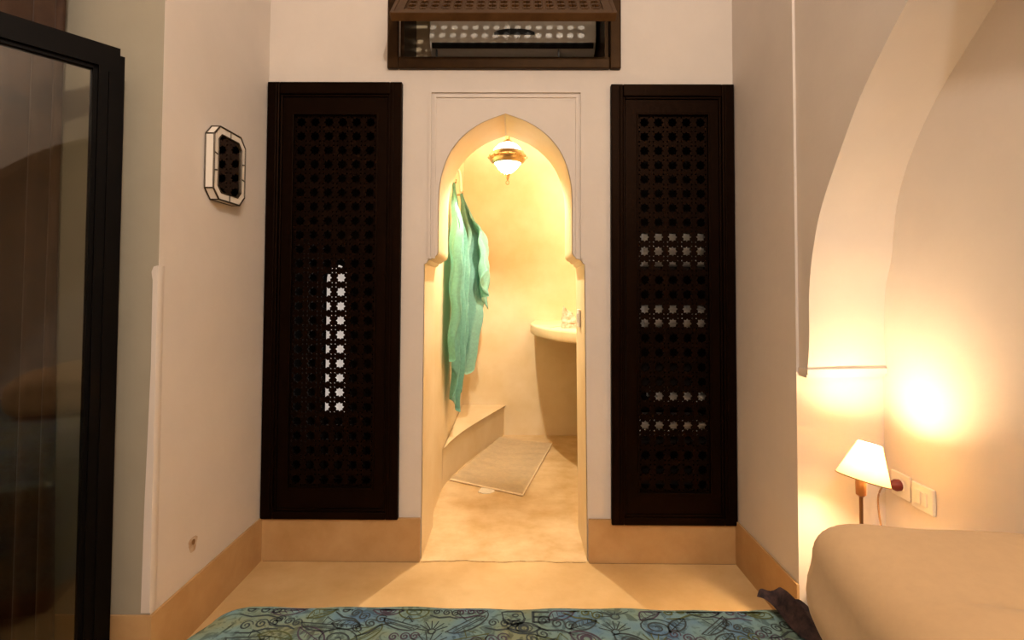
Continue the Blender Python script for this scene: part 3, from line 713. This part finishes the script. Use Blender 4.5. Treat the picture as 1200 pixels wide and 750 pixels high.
# bedspread: outline with rounded far foot corner, top and falling sides
def outline():
    P = [(BX1, BY1)]
    n = 80
    for i in range(n+1): P.append((BX1+(-0.555-BX1)*i/n, BY1+0.003*math.sin(i*0.31)+0.002*math.sin(i*0.9)))
    for a in [PI/2*i/10 for i in range(1, 11)]: P.append((-0.555-0.075*math.sin(a), BY1-0.065+0.065*math.cos(a)))
    for i in range(1, 30): t = i/29; P.append((-0.63-0.11*min(1, t*3)-0.012*math.sin(t*15), BY1-0.065+(BY0+0.06-BY1)*t))
    P += [(-0.70, BY0), (BX1, BY0)]
    return P[1:]
OL = outline()
bm = B(); cen = Vector((0.3, 0.48))
rows = []
for ins, z in ((0.06, BZ), (0.022, BZ), (0.010, BZ-0.003), (0.002, BZ-0.012), (-0.003, BZ-0.03), (-0.008, BZ-0.12), (-0.012, BZ-0.24), (-0.012, 0.10)):
    row = []
    for k, (x, y) in enumerate(OL):
        pv, nx = OL[max(k-1, 0)], OL[min(k+1, len(OL)-1)]
        tg = Vector((nx[0]-pv[0], nx[1]-pv[1])); tg.normalize(); nn = Vector((tg.y, -tg.x))
        if nn.dot(cen-Vector((x, y))) < 0: nn = -nn
        wv = 0.004*math.sin(k*0.7)*min(1, max(0, (BZ-z)*6))
        q = Vector((x, y))+nn*(ins+wv); row.append(bm.verts.new((q.x, q.y, z)))
    rows.append(row)
for a, b in zip(rows, rows[1:]):
    for i in range(len(OL)-1): bm.faces.new((a[i], a[i+1], b[i+1], b[i]))
bm.faces.new(rows[0])
bmesh.ops.triangulate(bm, faces=[f for f in bm.faces if len(f.verts) > 4])
sp = obj('bedspread', bl(bm), 'bedspread', bed, smooth=True)
# printed drawings: thin ink strokes lying in the cloth
def stroke(bm, pts, wd, z=BZ+0.0006):
    wd *= 1.25
    pts = [Vector((p[0], p[1])) for p in pts]
    L = []
    for i, p in enumerate(pts):
        t = pts[min(i+1, len(pts)-1)]-pts[max(i-1, 0)]
        if t.length < 1e-7: t = Vector((1, 0))
        t.normalize(); n = Vector((-t.y, t.x))*wd*(0.55+0.45*math.sin(PI*i/max(1, len(pts)-1)))
        L.append((bm.verts.new((p.x+n.x, p.y+n.y, z)), bm.verts.new((p.x-n.x, p.y-n.y, z))))
    for a, b in zip(L, L[1:]): bm.faces.new((a[0], b[0], b[1], a[1]))
def motif(bm, cx, cy, s, kind, rot):
    def T(p): c, q = math.cos(rot), math.sin(rot); return (cx+s*(p[0]*c-p[1]*q), min(BY1-0.024, cy+s*(p[0]*q+p[1]*c)))
    def S(pts, wd=0.0016): stroke(bm, [T(p) for p in pts], wd)
    ar = lambda x, y, rx, ry, a0, a1, n=14: [(x+rx*math.cos(a0+(a1-a0)*i/n), y+ry*math.sin(a0+(a1-a0)*i/n)) for i in range(n+1)]
    if kind == 0:      # spiral
        S([((1-i/40)*math.cos(i*0.42), (1-i/40)*0.8*math.sin(i*0.42)) for i in range(38)])
    elif kind == 1:    # boat
        S(ar(0, .2, 1.2, .6, PI, 2*PI)); S([(-1.3, .2), (1.3, .25)], .0022); S([(-1, 0), (1, .02)]); S([(-.9, -.12), (.9, -.1)]); S([(0, .2), (0, .9), (.6, .5)])
    elif kind == 2:    # leaf with veins
        S(ar(0, -.35, 1.0, .8, .3, PI-.3)); S(ar(0, .35, 1.0, .8, PI+.3, 2*PI-.3)); S([(-1, 0), (1, 0)])
        for k in range(-2, 3): S([(k*.3, 0), (k*.3+.18, .28)], .0012); S([(k*.3, 0), (k*.3+.18, -.28)], .0012)
    elif kind == 3:    # eye
        S(ar(0, -.3, 1, .8, .25, PI-.25), .002); S(ar(0, .3, 1, .8, PI+.25, 2*PI-.25), .002); S(ar(0, 0, .25, .25, 0, 2*PI), .003); S(ar(0, 0, .5, .36, 0, 2*PI))
    elif kind == 4:    # curls
        for q in (-.6, .1, .7): S([(q+.32*(1-i/26)*math.cos(i*.45), .1+.4*(1-i/26)*math.sin(i*.45)) for i in range(24)])
        S([(-1, -.4), (-.3, -.55), (.4, -.35), (1, -.5)], .0022)
    elif kind == 5:    # hatched rays
        for k in range(7): a = -1.2+k*.4; S([(.25*math.sin(a), -.4+.25*math.cos(a)), (1.0*math.sin(a), -.4+1.0*math.cos(a))], .0018)
        S(ar(0, -.4, .22, .22, 0, 2*PI))
    elif kind == 6:    # bowl face
        S(ar(0, 0, .75, .75, PI, 2*PI), .0032); S([(-.75, 0), (-.85, .6), (-.5, .7), (.5, .7), (.6, .55), (.7, .0)], .002); S(ar(0, -.1, .4, .3, PI, 2*PI), .003); S(ar(.1, .25, .2, .15, 0, 2*PI))
for mn, ink, ph in (('printed_motifs', 'print_ink', 0), ('printed_motifs', 'print_olive', 1), ('printed_motifs', 'print_plum', 2)):
    bm = B(); rnd = random.Random(11+ph)
    for i in range(24):
        for j in range(8):
            if (i*2+j*3+i*j) % 3 != ph: continue
            x = -0.53+i*0.062+rnd.uniform(-.016, .016); y = BY1-0.030-j*0.044+rnd.uniform(-.008, .008)
            if abs(x-0.022) < 0.06 and j == 0: continue
            motif(bm, x, y, 0.036+rnd.uniform(-.006, .008), rnd.choice((0, 1, 2, 3, 4, 5, 1, 4, 5)), rnd.uniform(-.8, .8))
    if ph == 0:
        motif(bm, 0.0, BY1-0.048, 0.030, 6, 0)
        ex, ey = 0.040, BY1-0.026     # the letter E printed on the cloth
        stroke(bm, [(ex, ey), (ex, ey-0.038)], 0.0045)
        for k in range(3): stroke(bm, [(ex, ey-0.002-k*0.017), (ex+0.034, ey-0.002-k*0.017)], 0.0042)
    o = obj(mn, bl(bm), ink, sp); o['kind'] = 'stuff'

# dark shawl corner at the head of the bed
bm = B()
def shawl(u, v):
    x = 0.535+0.10*u; y = 1.19-0.02*u-0.22*v
    z = 0.461+0.030*math.exp(-((u-.35)**2)/.04)*(1-v*.5)+0.008*math.sin(u*17+v*9)
    if v < 0.12: z -= (0.12-v)*0.02
    return (x+0.05*v, y+0.01*math.sin(u*12), z)
gridmesh(bm, shawl, 26, 26); bmesh.ops.solidify(bm, geom=bm.faces[:], thickness=0.008)
o = obj('shawl', bm, 'purple_cloth', smooth='all'); tag(o, 'dark purple-brown cloth bunched at the bed edge beside the pillow', 'cloth')

# pillows
def pillow_mesh(lx, ly, th):
    bm = B(); n = 48
    def sgn(s):
        def fn(u, v):
            a, b = u*2-1, v*2-1; mx = max(abs(a), abs(b))
            if mx < 1e-6: return (0, 0, s*th/2)
            r = math.sin(PI/2*mx); nn = 10.0
            q = mx/((abs(a)**nn+abs(b)**nn)**(1/nn)); x, y = a/mx*r*q, b/mx*r*q
            e = max(0.0, 1-r**4.0)**(1/2.6)
            if s < 0: e = max(0.0, 1-r**9.0)**(1/3.0)
            z = s*th/2*e*(1-0.04*r*r)
            k = 1-0.035*(1-x*x)*abs(y)**3; k2 = 1-0.035*(1-y*y)*abs(x)**3
            if s > 0:
                z += 0.004*math.sin(5*x+3*y)*e
                ln1 = y+0.30*x+0.05-0.12*x*x
                z -= 0.016*e*math.exp(-(ln1/0.05)**2)*smoothstep(-.85, -.4, x)*(1-smoothstep(.5, .9, x))
                z += 0.010*e*math.exp(-((ln1+0.10)/0.07)**2)*smoothstep(-.85, -.4, x)
            z += (0.022*smoothstep(.35, 1, -x)+0.022)*smoothstep(.2, 1, y)
            if s < 0: x += 0.10*min(0.0, x)*e
            return (x*lx/2*k2, y*ly/2*k, z)
        return fn
    gridmesh(bm, sgn(1), n, n); gridmesh(bm, sgn(-1), n, n)
    bmesh.ops.remove_doubles(bm, verts=bm.verts[:], dist=0.0004)
    return bm
p_up = obj('pillow', pillow_mesh(0.66, 0.62, 0.250), 'pillow', smooth='all', loc=(0.846, 0.70, BZ+0.134))
p_up.rotation_euler = (math.radians(2.5), math.radians(0.5), math.radians(-3))
tag(p_up, 'plump tan pillow lying at the head of the bed in front of the lamp', 'pillow')

# ------------------------------------------------------------------ bedside table, lamp, sockets
tb = thing('bedside_table', 'low wooden bedside table in the niche under the lamp', 'table', (1.085, 1.585, 0))
obj('top', boxm(-0.125, 0.125, -0.15, 0.15, 0.20, 0.225, 0.005), 'table_wood', tb)
for sx in (-1, 1):
    for sy in (-1, 1): obj('leg', boxm(sx*0.105-0.015, sx*0.105+0.015, sy*0.13-0.015, sy*0.13+0.015, 0, 0.201, 0.002), 'table_wood', tb)
LX, LY = 1.012, 1.57
lp = thing('bedside_lamp', 'lit bedside lamp with tilted cream conical shade on a thin bronze stem', 'lamp', (LX, LY, 0.2255))
def lz(z): return z-0.2255
obj('base', lathe(B(), [(0, 0), (0.062, 0), (0.064, 0.008), (0.05, 0.016), (0.02, 0.024), (0.009, 0.04)], 28), 'bronze', lp, smooth=True)
obj('stem', lathe(B(), [(0.0052, 0.03), (0.0052, lz(0.545))], 12), 'bronze', lp, smooth=True)
obj('socket', lathe(B(), [(0.006, lz(0.535)), (0.0135, lz(0.542)), (0.0145, lz(0.575)), (0.012, lz(0.598)), (0.0, lz(0.60))], 16), 'bronze', lp, smooth=True)
TILT = Matrix.Translation((0.016, 0, lz(0.632))) @ Matrix.Rotation(math.radians(15), 4, 'Y') @ Matrix.Rotation(math.radians(-4), 4, 'X')
r0, r1, h0, h1 = 0.069, 0.031, -0.047, 0.058
bm = B(); lathe(bm, [(r0, h0), (r1, h1), (r1-0.0015, h1), (r0-0.0015, h0), (r0, h0)], 40, M=TILT)
shd = obj('lamp_shade', bm, 'lamp_shade', lp, smooth=True)
bm = B()
tube(bm, [TILT @ Vector((r0*math.cos(a), r0*math.sin(a), h0)) for a in [2*PI*i/40 for i in range(41)]], 0.0016, 5); obj('lower_trim', bm, 'cord', shd)
bm = B()
for k in range(3):
    a = 2*PI*k/3; tube(bm, [TILT @ Vector((0.012*math.cos(a), 0.012*math.sin(a), h1-0.03)), TILT @ Vector(((r1-0.002)*math.cos(a), (r1-0.002)*math.sin(a), h1-0.006))], 0.0012, 5)
obj('shade_carrier', bm, 'bronze', shd)
# sockets on the niche wall
so = thing('wall_socket', 'cream square wall socket with the red-brown lamp plug in it', 'socket', (XN, 1.685, 0.528))
obj('plate', boxm(-0.009, -0.0005, -0.040, 0.040, -0.038, 0.038, 0.003), 'white_plastic', so)
obj('well', lathe(B(), [(0.021, 0.0), (0.021, 0.003), (0.018, 0.003), (0.018, 0.001), (0, 0.001)], 20, M=Matrix.Translation((-0.009, 0, 0)) @ Matrix.Rotation(-PI/2, 4, 'Y')), 'white_plastic', so, smooth=True)
so2 = thing('wall_switch', 'cream square wall switch plate beside the lamp socket', 'light switch', (XN, 1.594, 0.523))
obj('plate', boxm(-0.011, -0.0005, -0.042, 0.042, -0.038, 0.038, 0.003), 'white_plastic', so2)
for yy in (-0.012, 0.012): obj('rocker', boxm(-0.015, -0.010, yy-0.010, yy+0.010, -0.020, 0.020, 0.002), 'white_plastic', so2)
# plug and cord belong to the lamp
def toL(p): return (p[0]-LX, p[1]-LY, p[2]-0.2255)
pg = lathe(B(), [(0.0, 0.0), (0.017, 0.0), (0.018, 0.012), (0.013, 0.022), (0.007, 0.028), (0.005, 0.042), (0.0, 0.043)], 16, M=Matrix.Translation(toL((XN-0.011, 1.685, 0.528))) @ Matrix.Rotation(-PI/2, 4, 'Y'))
obj('plug', pg, 'red_plastic', lp, smooth=True)
cd = spline([toL(p) for p in ((XN-0.05, 1.685, 0.528), (XN-0.066, 1.683, 0.523), (XN-0.080, 1.680, 0.495), (XN-0.085, 1.672, 0.45), (XN-0.083, 1.66, 0.39), (XN-0.09, 1.62, 0.30), (XN-0.13, 1.59, 0.24), (LX+0.055, LY, 0.236))], 6)
obj('cord', tube(B(), cd, 0.0028, 7), 'cord', lp, smooth=True)

# ceiling lamp of the bedroom, above and behind the camera
cl = thing('ceiling_pendant', 'brass pendant lamp hanging from the bedroom ceiling', 'pendant lamp', CEIL_LAMP)
obj('flex', tube(B(), [(0, 0, 0.09), (0, 0, HC-CEIL_LAMP[2])], 0.004, 6), 'brass', cl)
obj('cap', lathe(B(), [(0.0, 0.10), (0.02, 0.095), (0.03, 0.05), (0.028, 0.05)], 16), 'brass', cl, smooth=True)
obj('globe', lathe(B(), [(0.028, 0.05)]+[(0.055*math.sin(a), 0.0+0.055*math.cos(a)) for a in [0.5+i*(PI-0.55)/10 for i in range(11)]], 20), 'lantern_glass', cl, smooth=True)
